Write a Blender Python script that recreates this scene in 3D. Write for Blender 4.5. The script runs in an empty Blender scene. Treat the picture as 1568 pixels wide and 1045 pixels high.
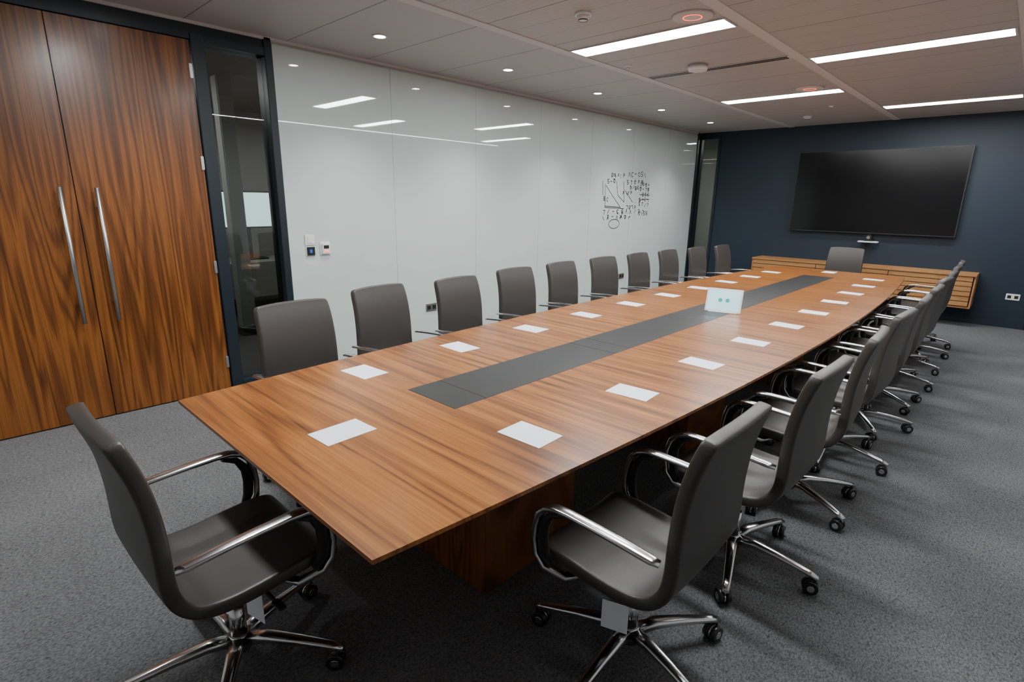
import bpy, bmesh, random
from math import *
from mathutils import Vector, Matrix
random.seed(7)
C=bpy.context; col=C.scene.collection
CEIL=2.84; XL=-4.73; YB=10.0; XR=1.15; YF=-1.4

# ---------------------------------------------------------------- materials
def newmat(name):
    m=bpy.data.materials.new(name); m.use_nodes=True
    nt=m.node_tree; return m,nt,nt.nodes,nt.links,nt.nodes['Principled BSDF']
def simple(name,colr,rough=.5,metal=0,spec=.5,emit=None,es=0,coat=0,noise=0,nscale=40,bump=0):
    m,nt,N,L,b=newmat(name)
    b.inputs['Base Color'].default_value=(*colr,1)
    b.inputs['Roughness'].default_value=rough
    b.inputs['Metallic'].default_value=metal
    b.inputs['Specular IOR Level'].default_value=spec
    b.inputs['Coat Weight'].default_value=coat
    b.inputs['Coat Roughness'].default_value=.1
    if emit: 
        b.inputs['Emission Color'].default_value=(*emit,1); b.inputs['Emission Strength'].default_value=es
    tc=N.new('ShaderNodeTexCoord'); nz=N.new('ShaderNodeTexNoise')
    nz.inputs['Scale'].default_value=nscale; nz.inputs['Detail'].default_value=4
    L.new(tc.outputs['Object'],nz.inputs['Vector'])
    if noise:
        mx=N.new('ShaderNodeMix'); mx.data_type='RGBA'
        mx.inputs[6].default_value=(*[c*(1-noise) for c in colr],1)
        mx.inputs[7].default_value=(*[min(1,c*(1+noise)) for c in colr],1)
        L.new(nz.outputs['Fac'],mx.inputs[0]); L.new(mx.outputs[2],b.inputs['Base Color'])
    if bump:
        bp=N.new('ShaderNodeBump'); bp.inputs['Strength'].default_value=bump; bp.inputs['Distance'].default_value=.002
        L.new(nz.outputs['Fac'],bp.inputs['Height']); L.new(bp.outputs[0],b.inputs['Normal'])
    return m
def mathn(N,L,op,a,b=None,c=None):
    n=N.new('ShaderNodeMath'); n.operation=op
    for i,v in enumerate((a,b,c)):
        if v is None: continue
        if isinstance(v,(int,float)): n.inputs[i].default_value=v
        else: L.new(v,n.inputs[i])
    return n.outputs[0]
def wood(name,g,a,dark,mid,light,sg=.7,sa=4.,K=55,leaf=.3,rough=.3,coat=.3,off=0.0,wf=.3,wn=.35,ws=.6,streak=30.,det=1.,p0=.2,p1=.8,warp=9.):
    """veneer: contour lines of a stretched noise = cathedral figure, book-matched in leaves"""
    m,nt,N,L,b=newmat(name)
    tc=N.new('ShaderNodeTexCoord'); sp=N.new('ShaderNodeSeparateXYZ'); L.new(tc.outputs['Object'],sp.inputs[0])
    ax={'X':0,'Y':1,'Z':2}; third=[k for k in 'XYZ' if k not in (g,a)][0]
    G=sp.outputs[ax[g]];A=sp.outputs[ax[a]];T=sp.outputs[ax[third]]
    Ao=mathn(N,L,'ADD',A,20+off)
    pp=mathn(N,L,'PINGPONG',Ao,leaf)
    pair=mathn(N,L,'FLOOR',mathn(N,L,'DIVIDE',Ao,leaf*2))
    cb=N.new('ShaderNodeCombineXYZ')
    L.new(mathn(N,L,'MULTIPLY',G,sg),cb.inputs[0])
    L.new(mathn(N,L,'MULTIPLY',pp,sa),cb.inputs[1])
    L.new(mathn(N,L,'ADD',mathn(N,L,'MULTIPLY',T,1.0),mathn(N,L,'MULTIPLY',pair,.35)),cb.inputs[2])
    n1=N.new('ShaderNodeTexNoise'); n1.inputs['Scale'].default_value=1.6; n1.inputs['Detail'].default_value=det; n1.inputs['Roughness'].default_value=.4
    L.new(cb.outputs[0],n1.inputs['Vector'])
    s=mathn(N,L,'SINE',mathn(N,L,'MULTIPLY',n1.outputs['Fac'],K))
    s=mathn(N,L,'MULTIPLY_ADD',s,.5,.5)
    s=mathn(N,L,'POWER',s,2.2)
    cb2=N.new('ShaderNodeCombineXYZ')
    L.new(mathn(N,L,'MULTIPLY',G,3.5),cb2.inputs[0]); L.new(mathn(N,L,'MULTIPLY',A,190.),cb2.inputs[1]); L.new(mathn(N,L,'MULTIPLY',T,190.),cb2.inputs[2])
    n2=N.new('ShaderNodeTexNoise'); n2.inputs['Scale'].default_value=1; n2.inputs['Detail'].default_value=3
    L.new(cb2.outputs[0],n2.inputs['Vector'])
    cb3=N.new('ShaderNodeCombineXYZ')
    L.new(mathn(N,L,'MULTIPLY',G,.6),cb3.inputs[0])
    L.new(mathn(N,L,'ADD',mathn(N,L,'MULTIPLY',pp,streak),mathn(N,L,'MULTIPLY',n1.outputs['Fac'],warp)),cb3.inputs[1]); L.new(pair,cb3.inputs[2])
    n3=N.new('ShaderNodeTexNoise'); n3.inputs['Scale'].default_value=1; n3.inputs['Detail'].default_value=5; n3.inputs['Roughness'].default_value=.6
    L.new(cb3.outputs[0],n3.inputs['Vector'])
    v=mathn(N,L,'ADD',mathn(N,L,'MULTIPLY',s,wf),mathn(N,L,'MULTIPLY',n2.outputs['Fac'],wn))
    v=mathn(N,L,'ADD',v,mathn(N,L,'MULTIPLY',n3.outputs['Fac'],ws))
    v=mathn(N,L,'SUBTRACT',v,.5*(wn+ws)+wf*.35-.42)
    cr=N.new('ShaderNodeValToRGB'); e=cr.color_ramp.elements
    e[0].position=p0; e[0].color=(*light,1); e[1].position=p1; e[1].color=(*dark,1)
    k=e.new(.46); k.color=(*mid,1)
    L.new(v,cr.inputs[0]); L.new(cr.outputs[0],b.inputs['Base Color'])
    b.inputs['Roughness'].default_value=rough; b.inputs['Coat Weight'].default_value=coat; b.inputs['Coat Roughness'].default_value=.2
    return m
M={}
M['door']=wood('walnut_door','Z','Y',(.033,.009,.0015),(.150,.047,.0075),(.28,.100,.017),sg=.30,sa=5.2,K=46,leaf=.205,off=.14,rough=.36,coat=.2,wf=.26,wn=.38,ws=.66,streak=44)
M['table']=wood('walnut_table','X','Y',(.055,.014,.002),(.255,.084,.014),(.44,.170,.034),sg=.26,sa=4.6,K=34,leaf=.60,off=.2,rough=.34,coat=.15,wf=.20,wn=.46,ws=.92,streak=38,p0=.17,p1=.76,warp=7.)
M['ped']=wood('walnut_pedestal','Z','X',(.045,.013,.003),(.15,.048,.010),(.24,.088,.020),leaf=.22,rough=.4)
M['cab']=wood('oak_slats','X','Z',(.17,.068,.020),(.38,.175,.060),(.50,.265,.10),sg=1,sa=6,K=20,leaf=.5,rough=.5,coat=0,wf=.1)
M['frame']=simple('anthracite_frame',(.009,.017,.025),.4)
M['black']=simple('black_plastic',(.012,.012,.012),.45)
M['rubber']=simple('caster_black',(.014,.014,.015),.3)
M['chrome']=simple('polished_aluminium',(.66,.66,.67),.2,1)
M['steel']=simple('brushed_steel',(.6,.6,.6),.36,1)
M['white']=simple('white_plastic',(.8,.8,.8),.4)
M['paper']=simple('paper',(.86,.89,.95),.8)
M['leather']=simple('taupe_leather',(.052,.046,.0415),.42,spec=.5,noise=.10,nscale=250,bump=.2)
M['navy']=simple('navy_paint',(.0085,.020,.035),.55,noise=.08,nscale=6)
M['wall']=simple('grey_paint',(.45,.45,.45),.7,noise=.04,nscale=5)
M['trough']=simple('charcoal_laminate',(.030,.029,.029),.42,noise=.1,nscale=80)
M['led']=simple('led_panel',(1,1,1),.5,emit=(.97,.99,1.0),es=72)
M['down']=simple('downlight_lens',(1,1,1),.5,emit=(1,.98,.95),es=60)
M['slotled']=simple('slot_led',(1,1,1),.5,emit=(1,1,1),es=38)
M['corrled']=simple('corridor_led',(1,1,1),.5,emit=(1,.98,.95),es=40)
M['band']=simple('ceiling_white',(.62,.60,.59),.6)
M['red']=simple('red_glow',(.5,.02,.01),.5,emit=(1,.07,.03),es=4)
M['ink']=simple('marker_ink',(.006,.008,.010),.5,spec=.2)
M['screen']=simple('tv_screen',(.003,.003,.004),.16,spec=.4)
M['tabscreen']=simple('tablet_screen',(.3,.4,.4),.2,emit=(.45,.82,.92),es=1.3)
M['teal']=simple('teal_icon',(.0,.2,.16),.3,emit=(.0,.45,.33),es=.8)
M['blue']=simple('blue_button',(.01,.05,.3),.3,emit=(.02,.15,.8),es=.6)
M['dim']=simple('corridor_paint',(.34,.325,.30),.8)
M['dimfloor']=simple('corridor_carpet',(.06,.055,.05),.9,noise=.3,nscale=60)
M['monitor']=simple('monitor_glow',(.3,.4,.4),.3,emit=(.55,.78,.78),es=2.0)
M['glassboard']=simple('back_painted_glass',(.60,.685,.672),.02,spec=1.0,noise=.01,nscale=2)

m=bpy.data.materials.new('clear_glass'); m.use_nodes=True; N=m.node_tree.nodes; L=m.node_tree.links
N.remove(N['Principled BSDF']); out=N['Material Output']
tr=N.new('ShaderNodeBsdfTransparent'); tr.inputs[0].default_value=(.80,.84,.82,1)
gl=N.new('ShaderNodeBsdfGlossy'); gl.inputs['Roughness'].default_value=.01
fr=N.new('ShaderNodeFresnel'); fr.inputs[0].default_value=1.7
mx=N.new('ShaderNodeMixShader'); L.new(fr.outputs[0],mx.inputs[0]); L.new(tr.outputs[0],mx.inputs[1]); L.new(gl.outputs[0],mx.inputs[2]); L.new(mx.outputs[0],out.inputs[0])
M['glass']=m

# carpet: fine ribbed loop pile
m,nt,N,L,b=newmat('loop_carpet')
tc=N.new('ShaderNodeTexCoord')
mp=N.new('ShaderNodeMapping'); mp.inputs['Scale'].default_value=(1,.55,1); mp.inputs['Rotation'].default_value=(0,0,.1); L.new(tc.outputs['Object'],mp.inputs[0])
vo=N.new('ShaderNodeTexVoronoi'); vo.inputs['Scale'].default_value=210; L.new(mp.outputs[0],vo.inputs['Vector'])
nz=N.new('ShaderNodeTexNoise'); nz.inputs['Scale'].default_value=120; nz.inputs['Detail'].default_value=3; L.new(mp.outputs[0],nz.inputs['Vector'])
nb=N.new('ShaderNodeTexNoise'); nb.inputs['Scale'].default_value=2.2; nb.inputs['Detail'].default_value=3; L.new(mp.outputs[0],nb.inputs['Vector'])
v=mathn(N,L,'MULTIPLY',vo.outputs['Distance'],.42); v=mathn(N,L,'ADD',v,mathn(N,L,'MULTIPLY',nz.outputs['Fac'],.66)); v=mathn(N,L,'ADD',v,mathn(N,L,'MULTIPLY',nb.outputs['Fac'],.18))
cr=N.new('ShaderNodeValToRGB'); e=cr.color_ramp.elements
e[0].position=.34; e[0].color=(.205,.208,.213,1); e[1].position=.92; e[1].color=(.052,.053,.057,1)
L.new(v,cr.inputs[0]); L.new(cr.outputs[0],b.inputs['Base Color']); b.inputs['Roughness'].default_value=.95; b.inputs['Specular IOR Level'].default_value=.1
bp=N.new('ShaderNodeBump'); bp.inputs['Strength'].default_value=.5; bp.inputs['Distance'].default_value=.003; bp.invert=True
L.new(v,bp.inputs['Height']); L.new(bp.outputs[0],b.inputs['Normal']); M['carpet']=m

# metal plank ceiling
m,nt,N,L,b=newmat('metal_plank_ceiling')
tc=N.new('ShaderNodeTexCoord'); sp=N.new('ShaderNodeSeparateXYZ'); L.new(tc.outputs['Object'],sp.inputs[0])
X,Y=sp.outputs[0],sp.outputs[1]
def line(coord,step,w,off=0.):
    f=mathn(N,L,'FRACT',mathn(N,L,'DIVIDE',mathn(N,L,'ADD',coord,100*step+off),step))
    return mathn(N,L,'LESS_THAN',f,w/step)
l1=line(Y,.25,.006); l1=mathn(N,L,'MULTIPLY',mathn(N,L,'MULTIPLY',l1,mathn(N,L,'GREATER_THAN',X,-3.1)),.6)
l1b=line(Y,.05,.005); l1b=mathn(N,L,'MULTIPLY',mathn(N,L,'MULTIPLY',l1b,mathn(N,L,'GREATER_THAN',X,-3.1)),.2)
l2=line(Y,.75,.010); 
ln=mathn(N,L,'MAXIMUM',mathn(N,L,'MAXIMUM',l1,l2),l1b)
mx=N.new('ShaderNodeMix'); mx.data_type='RGBA'; mx.inputs[6].default_value=(.47,.45,.44,1); mx.inputs[7].default_value=(.17,.155,.15,1)
L.new(ln,mx.inputs[0]); L.new(mx.outputs[2],b.inputs['Base Color']); b.inputs['Roughness'].default_value=.5
M['ceiling']=m

# ---------------------------------------------------------------- mesh builder
class MB:
    def __init__(s): s.bm=bmesh.new(); s.mats=[]
    def mi(s,k):
        if k not in s.mats: s.mats.append(k)
        return s.mats.index(k)
    def box(s,x0,x1,y0,y1,z0,z1,mat,bev=0,rot=None,seg=2):
        r=bmesh.ops.create_cube(s.bm,size=1)
        vs=r['verts']
        for v in vs: v.co=Vector(((x0+x1)/2+v.co.x*(x1-x0),(y0+y1)/2+v.co.y*(y1-y0),(z0+z1)/2+v.co.z*(z1-z0)))
        fs={f for v in vs for f in v.link_faces}
        for f in fs: f.material_index=s.mi(mat)
        if bev:
            es={e for v in vs for e in v.link_edges}
            r=bmesh.ops.bevel(s.bm,geom=list(es),offset=bev,segments=seg,affect='EDGES',clamp_overlap=True)
            for f in r['faces']: f.material_index=s.mi(mat)
            vs=list({v for f in fs if f.is_valid for v in f.verts}|{v for f in r['faces'] for v in f.verts})
        if rot is not None:
            for v in vs: v.co=rot@v.co
        return vs
    def cyl(s,p0,p1,r0,r1,mat,n=20,smooth=True):
        p0,p1=Vector(p0),Vector(p1); d=p1-p0; q=d.to_track_quat('Z','Y').to_matrix()
        a=[];b_=[]
        for i in range(n):
            t=2*pi*i/n; o=q@Vector((cos(t),sin(t),0))
            a.append(s.bm.verts.new(p0+o*r0)); b_.append(s.bm.verts.new(p1+o*r1))
        k=s.mi(mat)
        for i in range(n):
            f=s.bm.faces.new((a[i],a[(i+1)%n],b_[(i+1)%n],b_[i])); f.material_index=k; f.smooth=smooth
        f=s.bm.faces.new(a[::-1]); f.material_index=k
        f=s.bm.faces.new(b_); f.material_index=k
        return a+b_
    def sweep(s,pts,w,h,mat,side=Vector((1,0,0)),n=8,exp=.55):
        pts=[Vector(p) for p in pts]; rings=[]; k=s.mi(mat)
        for i,p in enumerate(pts):
            t=(pts[min(i+1,len(pts)-1)]-pts[max(i-1,0)]).normalized()
            sd=(side-t*side.dot(t)).normalized(); nm=t.cross(sd)
            ww=w[i] if isinstance(w,(list,tuple)) else w; hh=h[i] if isinstance(h,(list,tuple)) else h
            ring=[]
            for j in range(n):
                a=2*pi*(j+.5)/n; c_,s_=cos(a),sin(a)
                ring.append(s.bm.verts.new(p+sd*ww*copysign(abs(c_)**exp,c_)+nm*hh*copysign(abs(s_)**exp,s_)))
            rings.append(ring)
        for a,b_ in zip(rings,rings[1:]):
            for j in range(n):
                f=s.bm.faces.new((a[j],a[(j+1)%n],b_[(j+1)%n],b_[j])); f.material_index=k; f.smooth=True
        for r_ in (rings[0][::-1],rings[-1]):
            f=s.bm.faces.new(r_); f.material_index=k
    def poly(s,pts,z0,z1,mat,inset=0):
        k=s.mi(mat); cx=sum(p[0] for p in pts)/len(pts); cy=sum(p[1] for p in pts)/len(pts)
        top=[s.bm.verts.new((x,y,z1)) for x,y in pts]
        mid=[s.bm.verts.new((x,y,z1-(z1-z0)*.45)) for x,y in pts]
        def ins(x,y): return (x+copysign(inset,cx-x),y+copysign(inset,cy-y))
        bot=[s.bm.verts.new((*ins(x,y),z0)) for x,y in pts]
        s.bm.faces.new(top).material_index=k; s.bm.faces.new(bot[::-1]).material_index=k
        n=len(pts)
        for a,b_ in ((mid,top),(bot,mid)):
            for i in range(n):
                s.bm.faces.new((a[i],a[(i+1)%n],b_[(i+1)%n],b_[i])).material_index=k
    def mesh(s,name):
        bmesh.ops.recalc_face_normals(s.bm,faces=s.bm.faces[:])
        me=bpy.data.meshes.new(name); s.bm.to_mesh(me); s.bm.free()
        for k in s.mats: me.materials.append(M[k])
        return me
    def obj(s,name,parent=None,loc=None,rotz=0):
        return put(s.mesh(name),name,parent,loc,rotz)
def put(me,name,parent=None,loc=None,rotz=0):
    o=bpy.data.objects.new(name,me); col.objects.link(o)
    if loc: o.location=loc
    o.rotation_euler[2]=rotz
    if parent: o.parent=parent
    return o
def empty(name,loc=(0,0,0),rotz=0):
    o=bpy.data.objects.new(name,None); col.objects.link(o); o.location=loc; o.rotation_euler[2]=rotz; o.empty_display_size=.2; return o
def B(name,x0,x1,y0,y1,z0,z1,mat,bev=0,parent=None):
    b=MB(); b.box(x0,x1,y0,y1,z0,z1,mat,bev); return b.obj(name,parent)

# ---------------------------------------------------------------- shell
B('floor',XL-.2,XR+.2,YF-.2,YB+.2,-.1,0,'carpet')
B('ceiling',XL-.2,XR+.2,YF-.2,YB+.2,CEIL,CEIL+.12,'ceiling')
B('wall_right',XR,XR+.2,YF-.2,YB+.2,0,CEIL,'wall')
B('wall_front',XL-.2,XR+.2,YF-.2,YF,0,CEIL,'wall')
b=MB()
b.box(XL-.2,XL,YF,-.16,0,CEIL,'wall')
b.box(XL-.2,XL,-.16,2.13,2.76,CEIL,'frame')
b.box(XL-.2,XL,2.13,9.9,0,CEIL,'wall')
b.box(XL-.2,XL,9.9,YB+.2,0,CEIL,'frame')
b.obj('wall_left')
b=MB()
b.box(-4.31,XR,YB,YB+.2,0,CEIL,'navy'); b.box(XL,-4.31,YB,YB+.2,2.78,CEIL,'frame')
b.obj('wall_back')
B('trim_1',.18,.215,YB-.03,YB,0,CEIL,'frame')
B('baseboard_back',-4.31,.18,YB-.012,YB,0,.09,'navy',.003)
B('baseboard_right',XR-.012,XR,YF,YB,0,.09,'frame',.003)
B('baseboard_left',XL,XL+.010,2.13,9.9,0,.03,'frame')

b=MB()
b.box(XL-.16,XL+.02,1.535,1.625,0,2.76,'frame',.004)
b.box(XL-.16,XL+.02,2.07,2.13,0,CEIL,'frame',.004)
b.box(XL-.16,XL+.02,1.625,2.07,2.70,2.76,'frame',.004)
b.box(XL-.16,XL+.02,1.625,2.07,0,.06,'frame',.004)
b.box(XL-.06,XL-.048,1.625,2.07,.06,2.70,'glass')
b.obj('window_1')
B('trim_2',XL-.16,XL+.02,-.16,1.53,2.715,2.76,'frame',.004)
B('trim_3',XL-.16,XL+.02,-.16,-.125,0,2.714,'frame',.004)
b=MB()
b.box(XL,XL+.05,YB,YB+.1,0,2.78,'frame',.004)
b.box(-4.36,-4.31,YB-.02,YB+.1,0,2.78,'frame',.004)
b.box(XL+.05,-4.36,YB,YB+.1,2.73,2.78,'frame')
b.box(XL+.05,-4.36,YB,YB+.1,0,.06,'frame')
b.box(XL+.05,-4.36,YB+.04,YB+.05,.06,2.73,'glass')
b.obj('window_2')
def door(name,y0,y1,hy):
    d=MB(); d.box(XL-.05,XL+.0,y0+.003,y1-.003,.008,2.71,'door',.002); o=d.obj(name)
    h=MB(); x=XL+.065
    h.cyl((x,hy,.73),(x,hy,1.65),.014,.014,'steel')
    for z in (.86,1.52): h.cyl((XL,hy,z),(x,hy,z),.008,.008,'steel',12)
    h.obj('pull_handle',o); return o
door('door_1',-.12,.705,.615)
d2=door('door_2',.705,1.53,.815)
h=MB()
for z in (.25,1.05,1.85,2.5): h.box(XL-.002,XL+.012,1.508,1.529,z-.05,z+.05,'steel',.003)
h.obj('hinges',d2)

# glass whiteboard
wb=empty('glass_whiteboard',(XL+.002,6,1.4))
ys=[2.135]+[3.26+1.118*i for i in range(6)]+[9.893]
for i,(a,c) in enumerate(zip(ys,ys[1:])):
    q=MB(); q.box(0,.009,a+.0015-6,c-.0015-6,.035-1.4,2.80-1.4,'glassboard'); q.obj(f'glass_panel_{i+1}',wb)
B('trim_4',XL,XL+.03,9.895,9.955,0,CEIL,'frame')

# writing
q=MB(); k=q.mi('ink'); xw=XL+.0118
def stroke(pts,w=.0050):
    for (a,c),(d,e_) in zip(pts,pts[1:]):
        v=Vector((d-a,e_-c)); 
        if v.length<1e-5: continue
        n=Vector((-v.y,v.x)).normalized()*w; t=v.normalized()*w*.6
        vs=[q.bm.verts.new((xw,y,z)) for y,z in ((a-t.x+n.x,c-t.y+n.y),(a-t.x-n.x,c-t.y-n.y),(d+t.x-n.x,e_+t.y-n.y),(d+t.x+n.x,e_+t.y+n.y))]
        q.bm.faces.new(vs).material_index=k
G=[[(0,0),(0,1)],[(0,.5),(1,.5)],[(0,0),(1,1)],[(0,1),(1,0)],[(0,0),(0,1),(.8,.9),(.8,.5),(0,.5)],[(1,1),(0,1),(0,.5),(1,.4),(.9,0),(0,0)],[(.5,0),(0,.3),(0,.8),(.5,1),(1,.7),(1,.2),(.5,0)],[(0,1),(1,1),(.4,0)],[(0,0),(.5,1),(1,0)],[(0,.7),(1,.7)],[(1,.9),(.3,1),(0,.5),(.3,0),(1,.1)]]
def glyphs(y0,z0,n,s,gap=1.5):
    for i in range(n):
        for g in random.sample(G,2 if random.random()<.45 else 1):
            ox,oz=random.uniform(-.15,.15)*s,random.uniform(-.2,.2)*s
            stroke([(y0+i*s*gap+px*s*.8+ox,z0+pz*s+oz) for px,pz in g])
glyphs(7.15,1.97,5,.055); glyphs(7.62,2.0,6,.065); glyphs(7.05,1.88,3,.055)
glyphs(7.6,1.88,5,.055,2.0); glyphs(7.7,1.8,4,.05); glyphs(6.98,1.62,2,.05)
stroke([(7.0,1.86),(7.02,1.52),(7.55,1.5)]); stroke([(7.02,1.84),(7.2,1.7),(7.45,1.52),(7.02,1.54)])
stroke([(7.3,1.9),(7.36,1.7),(7.55,1.6),(7.5,1.9)]); stroke([(6.95,1.7),(6.93,1.9)]); stroke([(7.55,1.78),(7.8,1.6)])
for z in (1.86,1.78,1.70,1.62,1.54): glyphs(8.0,z,4,.05,1.7)
stroke([(8.02,1.72),(8.32,1.72)]); stroke([(8.02,1.64),(8.32,1.65)])
glyphs(6.98,1.42,10,.06,2.1); glyphs(6.98,1.34,7,.055,2.2); glyphs(8.0,1.40,4,.055)
glyphs(7.5,1.72,4,.05); glyphs(7.62,1.5,4,.055)
stroke([(7.3+.15*cos(t/12*2*pi),1.27+.07*sin(t/12*2*pi)) for t in range(13)])
q.obj('whiteboard_writing')

def plate(name,y0,y1,z0,z1,extra=None):
    p=MB(); yc,zc=(y0+y1)/2,(z0+z1)/2
    p.box(0,.012,y0-yc,y1-yc,z0-zc,z1-zc,'white' if name!='power_socket' else 'steel',.003)
    if extra: extra(p)
    return p.obj(name,loc=(XL+.0115,yc,zc))
plate('light_switch',2.28,2.37,1.185,1.28,lambda p:p.box(.012,.018,-.025,.025,-.03,.03,'white',.002))
plate('card_reader',2.285,2.37,1.09,1.175,lambda p:(p.box(.010,.016,-.038,.038,-.038,.038,'black',.002),p.box(.016,.018,-.012,.012,-.015,.015,'blue')))
plate('thermostat',2.42,2.52,1.09,1.21,lambda p:(p.box(.012,.03,-.04,.04,-.05,.05,'white',.006),p.box(.03,.032,-.025,.025,.0,.03,'black'),p.box(.03,.033,-.015,.015,-.03,-.015,'red')))
for y in (3.69,7.6):
    plate('power_socket',y-.073,y+.073,.39,.475,lambda p:[p.box(.012,.015,c-.022,c+.022,-.022,.022,'black') for c in (-.036,.036)])
p=MB(); p.box(-.073,.073,-.012,0,-.043,.043,'white',.003)
for c in (-.036,.036): p.box(c-.02,c+.02,-.0145,-.012,-.02,.02,'black')
p.obj('power_socket',loc=(0.0,YB,.43))

# ---------------------------------------------------------------- ceiling fittings
for i,x in enumerate((-3.16,-1.72,-.27)): B(f'trim_{i+5}',x-.045,x+.045,YF,YB,CEIL-.006,CEIL,'band')
B('trim_8',XL,XL+.02,YF,YB,CEIL-.02,CEIL,'band')
b=MB(); b.box(.14,.165,3.0,9.6,CEIL-.004,CEIL,'slotled'); b.obj('linear_slot_light')
def panel(x0,x1,y):
    p=MB(); w=(x1-x0)/2
    p.box(-w,w,-.105,.105,-.006,0,'led'); 
    p.box(-w-.012,w+.012,-.117,-.105,-.010,0,'band'); p.box(-w-.012,w+.012,.105,.117,-.010,0,'band')
    p.box(-w-.012,-w,-.105,.105,-.010,0,'band'); p.box(w,w+.012,-.105,.105,-.010,0,'band')
    p.obj('linear_ceiling_light',loc=((x0+x1)/2,y,CEIL))
for y in (1.07,4.07,7.13): panel(-3.09,-1.79,y)
for y in (2.56,5.56,8.68): panel(-1.65,-.34,y)
def ring(p,r0,r1,z0,z1,mat,n=28):
    k=p.mi(mat); R=[]
    for r,z in ((r0,z1),(r0,z0),(r1,z0),(r1,z1)):
        R.append([p.bm.verts.new((r*cos(2*pi*i/n),r*sin(2*pi*i/n),z)) for i in range(n)])
    for a,c in zip(R,R[1:]+R[:1]):
        for i in range(n): p.bm.faces.new((a[i],a[(i+1)%n],c[(i+1)%n],c[i])).material_index=k
for y in (-.4,1.15,2.67,4.12,5.64,7.16,8.73):
    p=MB(); ring(p,.044,.058,-.008,0,'white'); p.cyl((0,0,-.004),(0,0,0),.044,.044,'down',24)
    o=p.obj('recessed_downlight',loc=(-3.98,y,CEIL))
    ld=bpy.data.lights.new('downlight_lamp','SPOT'); ld.energy=100; ld.spot_size=radians(105); ld.spot_blend=.9; ld.shadow_soft_size=.05; ld.color=(1,.98,.95)
    lo=bpy.data.objects.new('lamp',ld); col.objects.link(lo); lo.parent=o; lo.location=(0,0,-.02)
def smoke(x,y,name='smoke_detector',s=1):
    p=MB(); p.cyl((0,0,-.018*s),(0,0,0),.055*s,.058*s,'white',28); p.cyl((0,0,-.045*s),(0,0,-.018*s),.03*s,.045*s,'white',28); ring(p,.031*s,.0325*s,-.047*s,-.03*s,'black')
    p.obj(name,loc=(x,y,CEIL))
smoke(-2.46,3.27); smoke(-3.0,4.71,'sprinkler_head',.55); smoke(-2.63,8.94); smoke(-2.15,8.2,'sprinkler_head',.5)
for x,y in ((-1.93,3.79),(-2.03,6.84)):
    p=MB(); p.cyl((0,0,-.012),(0,0,0),.13,.14,'band',36); ring(p,.058,.064,-.0135,-.012,'red'); p.cyl((0,0,-.014),(0,0,-.012),.05,.05,'white',28)
    p.obj('ceiling_speaker',loc=(x,y,CEIL))
p=MB(); p.cyl((0,0,-.02),(0,0,0),.07,.075,'white',32); p.cyl((0,0,-.05),(0,0,-.02),.085,.10,'white',8); p.obj('wireless_access_point',loc=(-2.5,5.1,CEIL))
p=MB(); p.box(-.68,.68,-.06,.06,-.004,0,'band')
for c in (-.026,.026): p.box(-.66,.66,c-.018,c+.018,-.0055,-.004,'black')
p.obj('slot_diffuser',loc=(-2.45,5.32,CEIL))

# ---------------------------------------------------------------- television
tv=empty('television',(-1.85,YB,1.81))
p=MB(); p.box(-1.10,1.10,-.10,-.05,-.62,.62,'black',.004); p.box(-1.085,1.085,-.1015,-.099,-.603,.605,'screen'); p.obj('screen_panel',tv)
p=MB(); p.box(-.45,.45,-.05,0,-.3,.3,'black',.003); p.obj('wall_mount',tv)
p=MB(); p.box(-.13,.13,-.12,0,-.01,.01,'white',.004); p.box(-.06,.06,-.10,-.02,.01,.03,'black',.006)
p.cyl((0,-.10,.065),(0,-.02,.065),.042,.04,'black',24); p.cyl((0,-.104,.065),(0,-.10,.065),.022,.022,'chrome',20)
p.box(-.01,.01,-.02,0,-.01,.12,'black'); p.box(-.02,.02,0,.06,-.008,.008,'white')
p.obj('conference_camera',loc=(-1.78,YB-.06,1.07))

# ---------------------------------------------------------------- credenza
cb=empty('slatted_credenza',(-1.88,YB-.002,.5))
p=MB(); x0,x1=-1.48,1.48
p.box(x0,x1,-.46,-.0,.20,.225,'cab',.002)
p.box(x0,x0+.02,-.44,0,-.22,.2,'cab',.002); p.box(x1-.02,x1,-.44,0,-.22,.2,'cab',.002); p.box(x0,x1,-.44,0,-.24,-.22,'cab',.002)
p.box(x0+.03,x1-.03,-.42,0,-.215,.195,'ped')
p.obj('carcass',cb)
p=MB(); n=6
for d in range(3):
    a=x0+.025+d*(2.91/3); c=a+2.91/3-.008
    for i in range(n):
        z=-.213+i*.41/n; p.box(a,c,-.45,-.42,z+.004,z+.41/n-.004,'cab',.003)
p.obj('slatted_doors',cb)

# ---------------------------------------------------------------- table
TX=-1.81; Y0,Y1=.61,8.38
tb=empty('boardroom_table',(0,0,0))
def hw(y):
    t=(y-(Y0+Y1)/2)/((Y1-Y0)/2); return .77+.19*(1-t*t)
pts=[]; n=48
for i in range(n+1): y=Y0+(Y1-Y0)*i/n; pts.append((TX+hw(y),y))
for i in range(n,-1,-1): y=Y0+(Y1-Y0)*i/n; pts.append((TX-hw(y),y))
p=MB(); p.poly(pts,.708,.74,'table',.02); p.obj('table_top',tb)
p=MB()
ss=[1.41,1.60,2.66,2.83,3.98,4.12,5.2,5.35,6.45,6.60,7.57]
for a,c in zip(ss,ss[1:]):
    p.box(-1.995,-1.655,a+.0015,c-.0015,.7395,.7415,'trough',.0007,seg=1)
p.obj('cable_trough_lids',tb)
p=MB()
for y in (1.33,3.15,5.05,7.0): p.box(-2.24,-1.38,y,y+.6,0,.705,'ped',.002)
p.box(-2.0,-1.62,1.0,8.0,.62,.706,'black')
p.obj('pedestals',tb)

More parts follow.
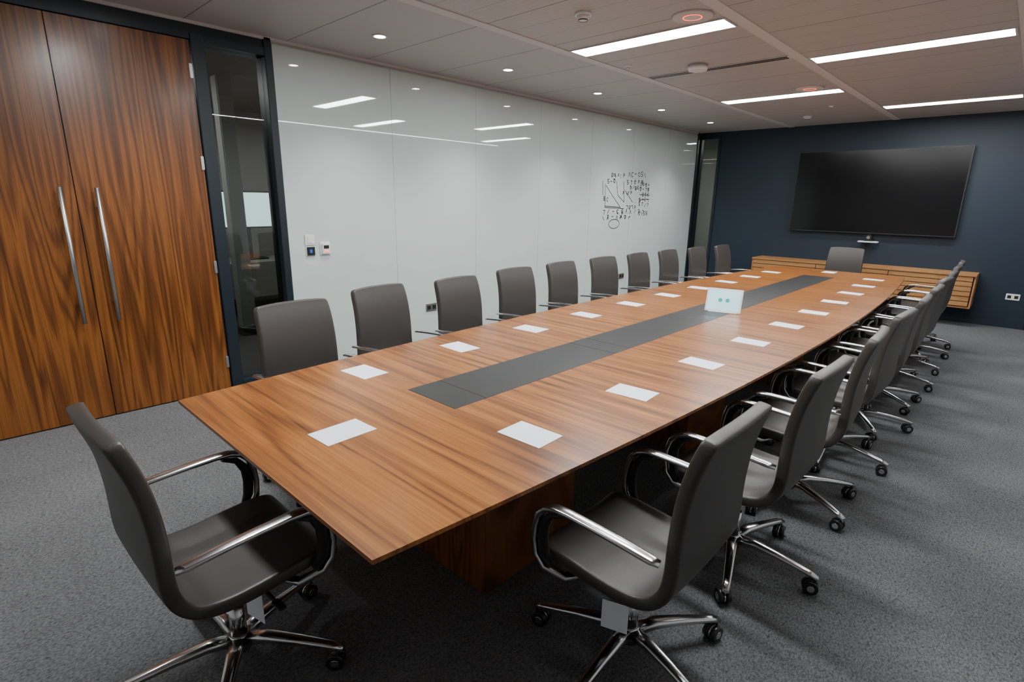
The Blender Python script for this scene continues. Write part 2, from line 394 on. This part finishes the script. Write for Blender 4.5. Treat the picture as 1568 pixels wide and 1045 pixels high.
# papers
pm=MB(); pm.box(-.074,.074,-.105,.105,0,.0016,'paper'); pme=pm.mesh('note_pad')
def paper(x,y,r): put(pme,'paper_sheet',None,(x,y,.7402),r)
for i in range(10):
    yr=1.45+.70*i; yl=1.41+.678*i
    t=(yr-4.5)/3.9
    paper(-1.295+.12*(1-t*t) -.01,yr,pi/2+random.uniform(-.08,.08))
    paper(-2.33-.11*(1-((yl-4.5)/3.9)**2),yl,pi/2+random.uniform(-.08,.08))
paper(-1.78,.95,.04); paper(-1.84,8.13,0)

# tablet
p=MB(); 
R=Matrix.Rotation(radians(-22),3,'X')
vs=p.box(-.14,.14,-.006,.006,0,.20,'white',.004,rot=R)
p.box(-.125,.125,-.0075,-.006,.015,.185,'tabscreen',rot=R)
for cx in (-.028,.028):
    v=p.cyl((cx,-.009,.10),(cx,-.0074,.10),.017,.017,'teal',20)
    for w_ in v: w_.co=R@w_.co
w=[p.bm.verts.new(c) for c in ((-.11,-.01,0),(.11,-.01,0),(.11,.10,0),(-.11,.10,0),(-.11,.06,.13),(.11,.06,.13))]
k=p.mi('white')
for f in ((0,3,2,1),(0,1,5,4),(2,3,4,5),(0,4,3),(1,2,5)): p.bm.faces.new([w[i] for i in f]).material_index=k
p.obj('touch_control_panel',loc=(-1.72,4.36,.7425),rotz=radians(14))

# ---------------------------------------------------------------- chairs
def chair_meshes():
    prof=[(.246,.380,.222),(.272,.405,.237),(.272,.442,.245),(.238,.463,.249),(.15,.464,.250),(.03,.452,.250),(-.09,.446,.247),(-.165,.461,.243),(-.204,.51,.238),(-.216,.58,.235),(-.219,.67,.232),(-.225,.77,.230),(-.238,.87,.227),(-.257,.945,.225),(-.272,.992,.222),(-.279,1.016,.217),(-.282,1.028,.200)]
    bm=bmesh.new(); T=[-1,-.94,-.65,-.3,0,.3,.65,.94,1]; rows=[]
    for i,(y,z,w) in enumerate(prof):
        r=[]
        back=min(1,max(0,(z-.5)/.2))
        for t in T:
            yy=y+back*.012*t*t; zz=z+(1-back)*.010*t*t
            if i>=13: zz-= .010*abs(t)**3*(i-12)/4
            r.append(bm.verts.new((t*w,yy,zz)))
        rows.append(r)
    for a,c in zip(rows,rows[1:]):
        for j in range(len(T)-1):
            f=bm.faces.new((a[j],a[j+1],c[j+1],c[j])); f.smooth=True
    bmesh.ops.recalc_face_normals(bm,faces=bm.faces[:])
    bm.faces.ensure_lookup_table()
    mid=[f for f in bm.faces if f.calc_center_median().z<.47 and abs(f.calc_center_median().y)<.1][0]
    if mid.normal.z<0: bmesh.ops.reverse_faces(bm,faces=bm.faces[:])
    me=bpy.data.meshes.new('leather_shell'); bm.to_mesh(me); bm.free(); me.materials.append(M['leather'])
    o=bpy.data.objects.new('tmp',me); col.objects.link(o)
    s=o.modifiers.new('s','SOLIDIFY'); s.thickness=.045; s.offset=-1
    u=o.modifiers.new('u','SUBSURF'); u.levels=2; u.render_levels=2
    dg=C.evaluated_depsgraph_get(); me2=bpy.data.meshes.new_from_object(o.evaluated_get(dg))
    bpy.data.objects.remove(o); me2.name='leather_shell'
    for f in me2.polygons: f.use_smooth=True
    # arms
    p=MB()
    for s_ in (-1,1):
        x=.286*s_
        path=[(x*.98,-.222,.648),(x,-.20,.652),(x,-.10,.660),(x,0,.665),(x,.09,.667),(x,.140,.664),(x,.178,.650),(x,.205,.622),(x,.220,.575),(x*.995,.226,.52),(x*.985,.220,.462),(x*.96,.19,.420),(x*.88,.12,.400),(x*.6,.08,.398)]
        w=[.014,.018,.020,.020,.020,.020,.019,.018,.017,.016,.016,.016,.016,.016]
        h=[.006,.008,.008,.008,.009,.010,.011,.012,.011,.010,.010,.010,.010,.009]
        p.sweep(path,w,h,'chrome',n=14)
        p.sweep([(x*.985,.11,.650),(x*.985,.160,.630),(x*.985,.190,.585),(x*.98,.196,.53),(x*.975,.188,.475),(x*.95,.165,.435)],.011,[.005,.012,.018,.020,.018,.010],'black',n=10)
    arms=p.mesh('armrests')
    # base
    p=MB()
    p.cyl((0,0,.06),(0,0,.125),.036,.033,'chrome',28); p.cyl((0,0,.125),(0,0,.24),.027,.025,'chrome',24); p.cyl((0,0,.24),(0,0,.39),.015,.015,'chrome',20)
    p.box(-.085,.085,-.12,.10,.365,.399,'black',.008); p.box(-.2,.2,-.02,.16,.388,.410,'black',.008)
    p.sweep([(0.05,.03,.375),(.16,.03,.37),(.24,.03,.36)],.006,.006,'black',side=Vector((0,1,0)))
    p.box(.23,.285,.018,.042,.354,.366,'black',.003)
    for i in range(5):
        a=2*pi*i/5+radians(90+18); d=Vector((cos(a),sin(a),0)); sd=Vector((-sin(a),cos(a),0))
        pts=[d*.02+Vector((0,0,.10)),d*.10+Vector((0,0,.112)),d*.2+Vector((0,0,.104)),d*.33+Vector((0,0,.086)),d*.37+Vector((0,0,.074))]
        p.sweep(pts,[.027,.025,.021,.017,.014],[.020,.018,.014,.011,.009],'chrome',side=sd,n=12,exp=.75)
        c=d*.36
        p.cyl(c+Vector((0,0,.05)),c+Vector((0,0,.085)),.008,.008,'chrome',12)
        ca=a+random.uniform(-1.3,1.3); ax=Vector((-sin(ca),cos(ca),0)); off=Vector((cos(ca),sin(ca),0))*.018; c2=c-off+Vector((0,0,.032))
        for s_ in (-1,1):
            p.cyl(c2+ax*s_*.006,c2+ax*s_*.026,.032,.029,'rubber',24)
            p.cyl(c2+ax*s_*.026,c2+ax*s_*.0275,.016,.014,'chrome',16)
        p.cyl(c2-ax*.006,c2+ax*.006,.029,.029,'chrome',20)
    base=p.mesh('star_base')
    return me2,arms,base
shell,arms,base=chair_meshes()
tagm=MB(); tagm.box(-.045,.045,-.0008,.0008,-.11,0,'paper'); tagm.cyl((0,0,0),(0,0,.05),.001,.001,'black',6); tagme=tagm.mesh('swing_tag')
def chair(x,y,deg,tag=None,bdeg=0):
    e=empty('conference_chair',(x,y,0),radians(deg))
    put(shell,'seat_and_back_shell',e); put(arms,'armrests',e)
    put(base,'star_base',e,None,radians(bdeg))
    if tag: put(tagme,'swing_tag',e,tag[:3],tag[3])
    return e
chair(-1.765,.495,2,tag=(.12,.02,.35,.2),bdeg=3)
yr=[1.50,2.33,3.10,3.86,4.60,5.30,5.98,6.66,7.33,7.98]
for i,y in enumerate(yr):
    t=(y-4.5)/3.9
    chair(-.80+.08*(1-t*t)-(.025 if i==0 else 0),y,[90,88,93,87,92,90,86,91,90,93][i],tag=(-.15,-.02,.32,1.9) if i==0 else None,bdeg=[2,20,-15,8,30,-20,10,0,25,5][i])
yl=[1.38,2.10,2.78,3.55,4.28,5.02,5.75,6.45,7.17,7.86]; xl=[-2.77,-2.95,-2.92,-3.03,-3.07,-3.08,-3.07,-3.05,-3.0,-2.93]
for i,y in enumerate(yl):
    chair(xl[i],y,[-88,-84,-86,-90,-88,-92,-89,-90,-91,-90][i],bdeg=i*17)
chair(-1.86,8.72,180)

# ---------------------------------------------------------------- corridor beyond the glazing
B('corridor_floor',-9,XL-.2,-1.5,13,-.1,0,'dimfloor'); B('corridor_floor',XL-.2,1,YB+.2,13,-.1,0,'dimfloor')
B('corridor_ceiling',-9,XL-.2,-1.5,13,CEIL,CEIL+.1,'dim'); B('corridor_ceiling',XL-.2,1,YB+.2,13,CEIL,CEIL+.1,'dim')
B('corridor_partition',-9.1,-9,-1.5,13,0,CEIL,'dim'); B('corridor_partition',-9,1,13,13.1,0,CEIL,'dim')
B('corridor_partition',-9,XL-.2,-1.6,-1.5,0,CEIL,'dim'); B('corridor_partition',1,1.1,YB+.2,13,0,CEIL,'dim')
for x,y in ((-6.9,1.4),(-6.9,3.6),(-6.5,8),(-6.2,11.4),(-4.2,11.6)):
    b=MB(); b.box(-.5,.5,-.06,.06,-.01,0,'corrled'); b.obj('corridor_ceiling_light',loc=(x,y,CEIL))
b=MB(); b.box(-.03,0,-.36,.36,-.25,.25,'black',.004); b.box(0,.002,-.34,.34,-.23,.23,'monitor'); b.box(-.02,0,-.03,.03,-.67,-.2,'black'); b.box(-.1,.1,-.2,.2,-.68,-.66,'black')
b.obj('corridor_monitor',loc=(-7.9,3.02,1.42))
b=MB(); b.box(-.4,.4,-.8,.8,.70,.74,'dim',.003)
for sx in (-.35,.35):
    for sy in (-.75,.75): b.box(sx-.02,sx+.02,sy-.02,sy+.02,0,.7,'black')
b.obj('corridor_desk',loc=(-7.9,3.1,0))
b=MB(); b.box(-.08,.08,-.08,.08,0,CEIL,'wall',.01); b.box(-.09,.09,-.09,.09,0,.1,'black'); b.obj('corridor_column',loc=(-6.6,2.40,0))

w=bpy.data.worlds.new('World'); C.scene.world=w; w.use_nodes=True
w.node_tree.nodes['Background'].inputs[0].default_value=(.5,.55,.6,1); w.node_tree.nodes['Background'].inputs[1].default_value=.05

# ---------------------------------------------------------------- camera
cd=bpy.data.cameras.new('camera'); cam=bpy.data.objects.new('camera',cd); col.objects.link(cam)
cd.sensor_width=36; cd.lens=36*822.4/1568; cd.clip_start=.02
yaw,pit,ro=radians(43.19),radians(14.82),radians(.94)
r=Vector((cos(yaw),sin(yaw),0)); fh=Vector((-sin(yaw),cos(yaw),0)); z=Vector((0,0,1))
F=cos(pit)*fh-sin(pit)*z; U=sin(pit)*fh+cos(pit)*z
r2=cos(ro)*r+sin(ro)*U; U2=-sin(ro)*r+cos(ro)*U
cam.matrix_world=Matrix(((r2.x,U2.x,-F.x,0),(r2.y,U2.y,-F.y,0),(r2.z,U2.z,-F.z,1.62),(0,0,0,1)))
C.scene.camera=cam
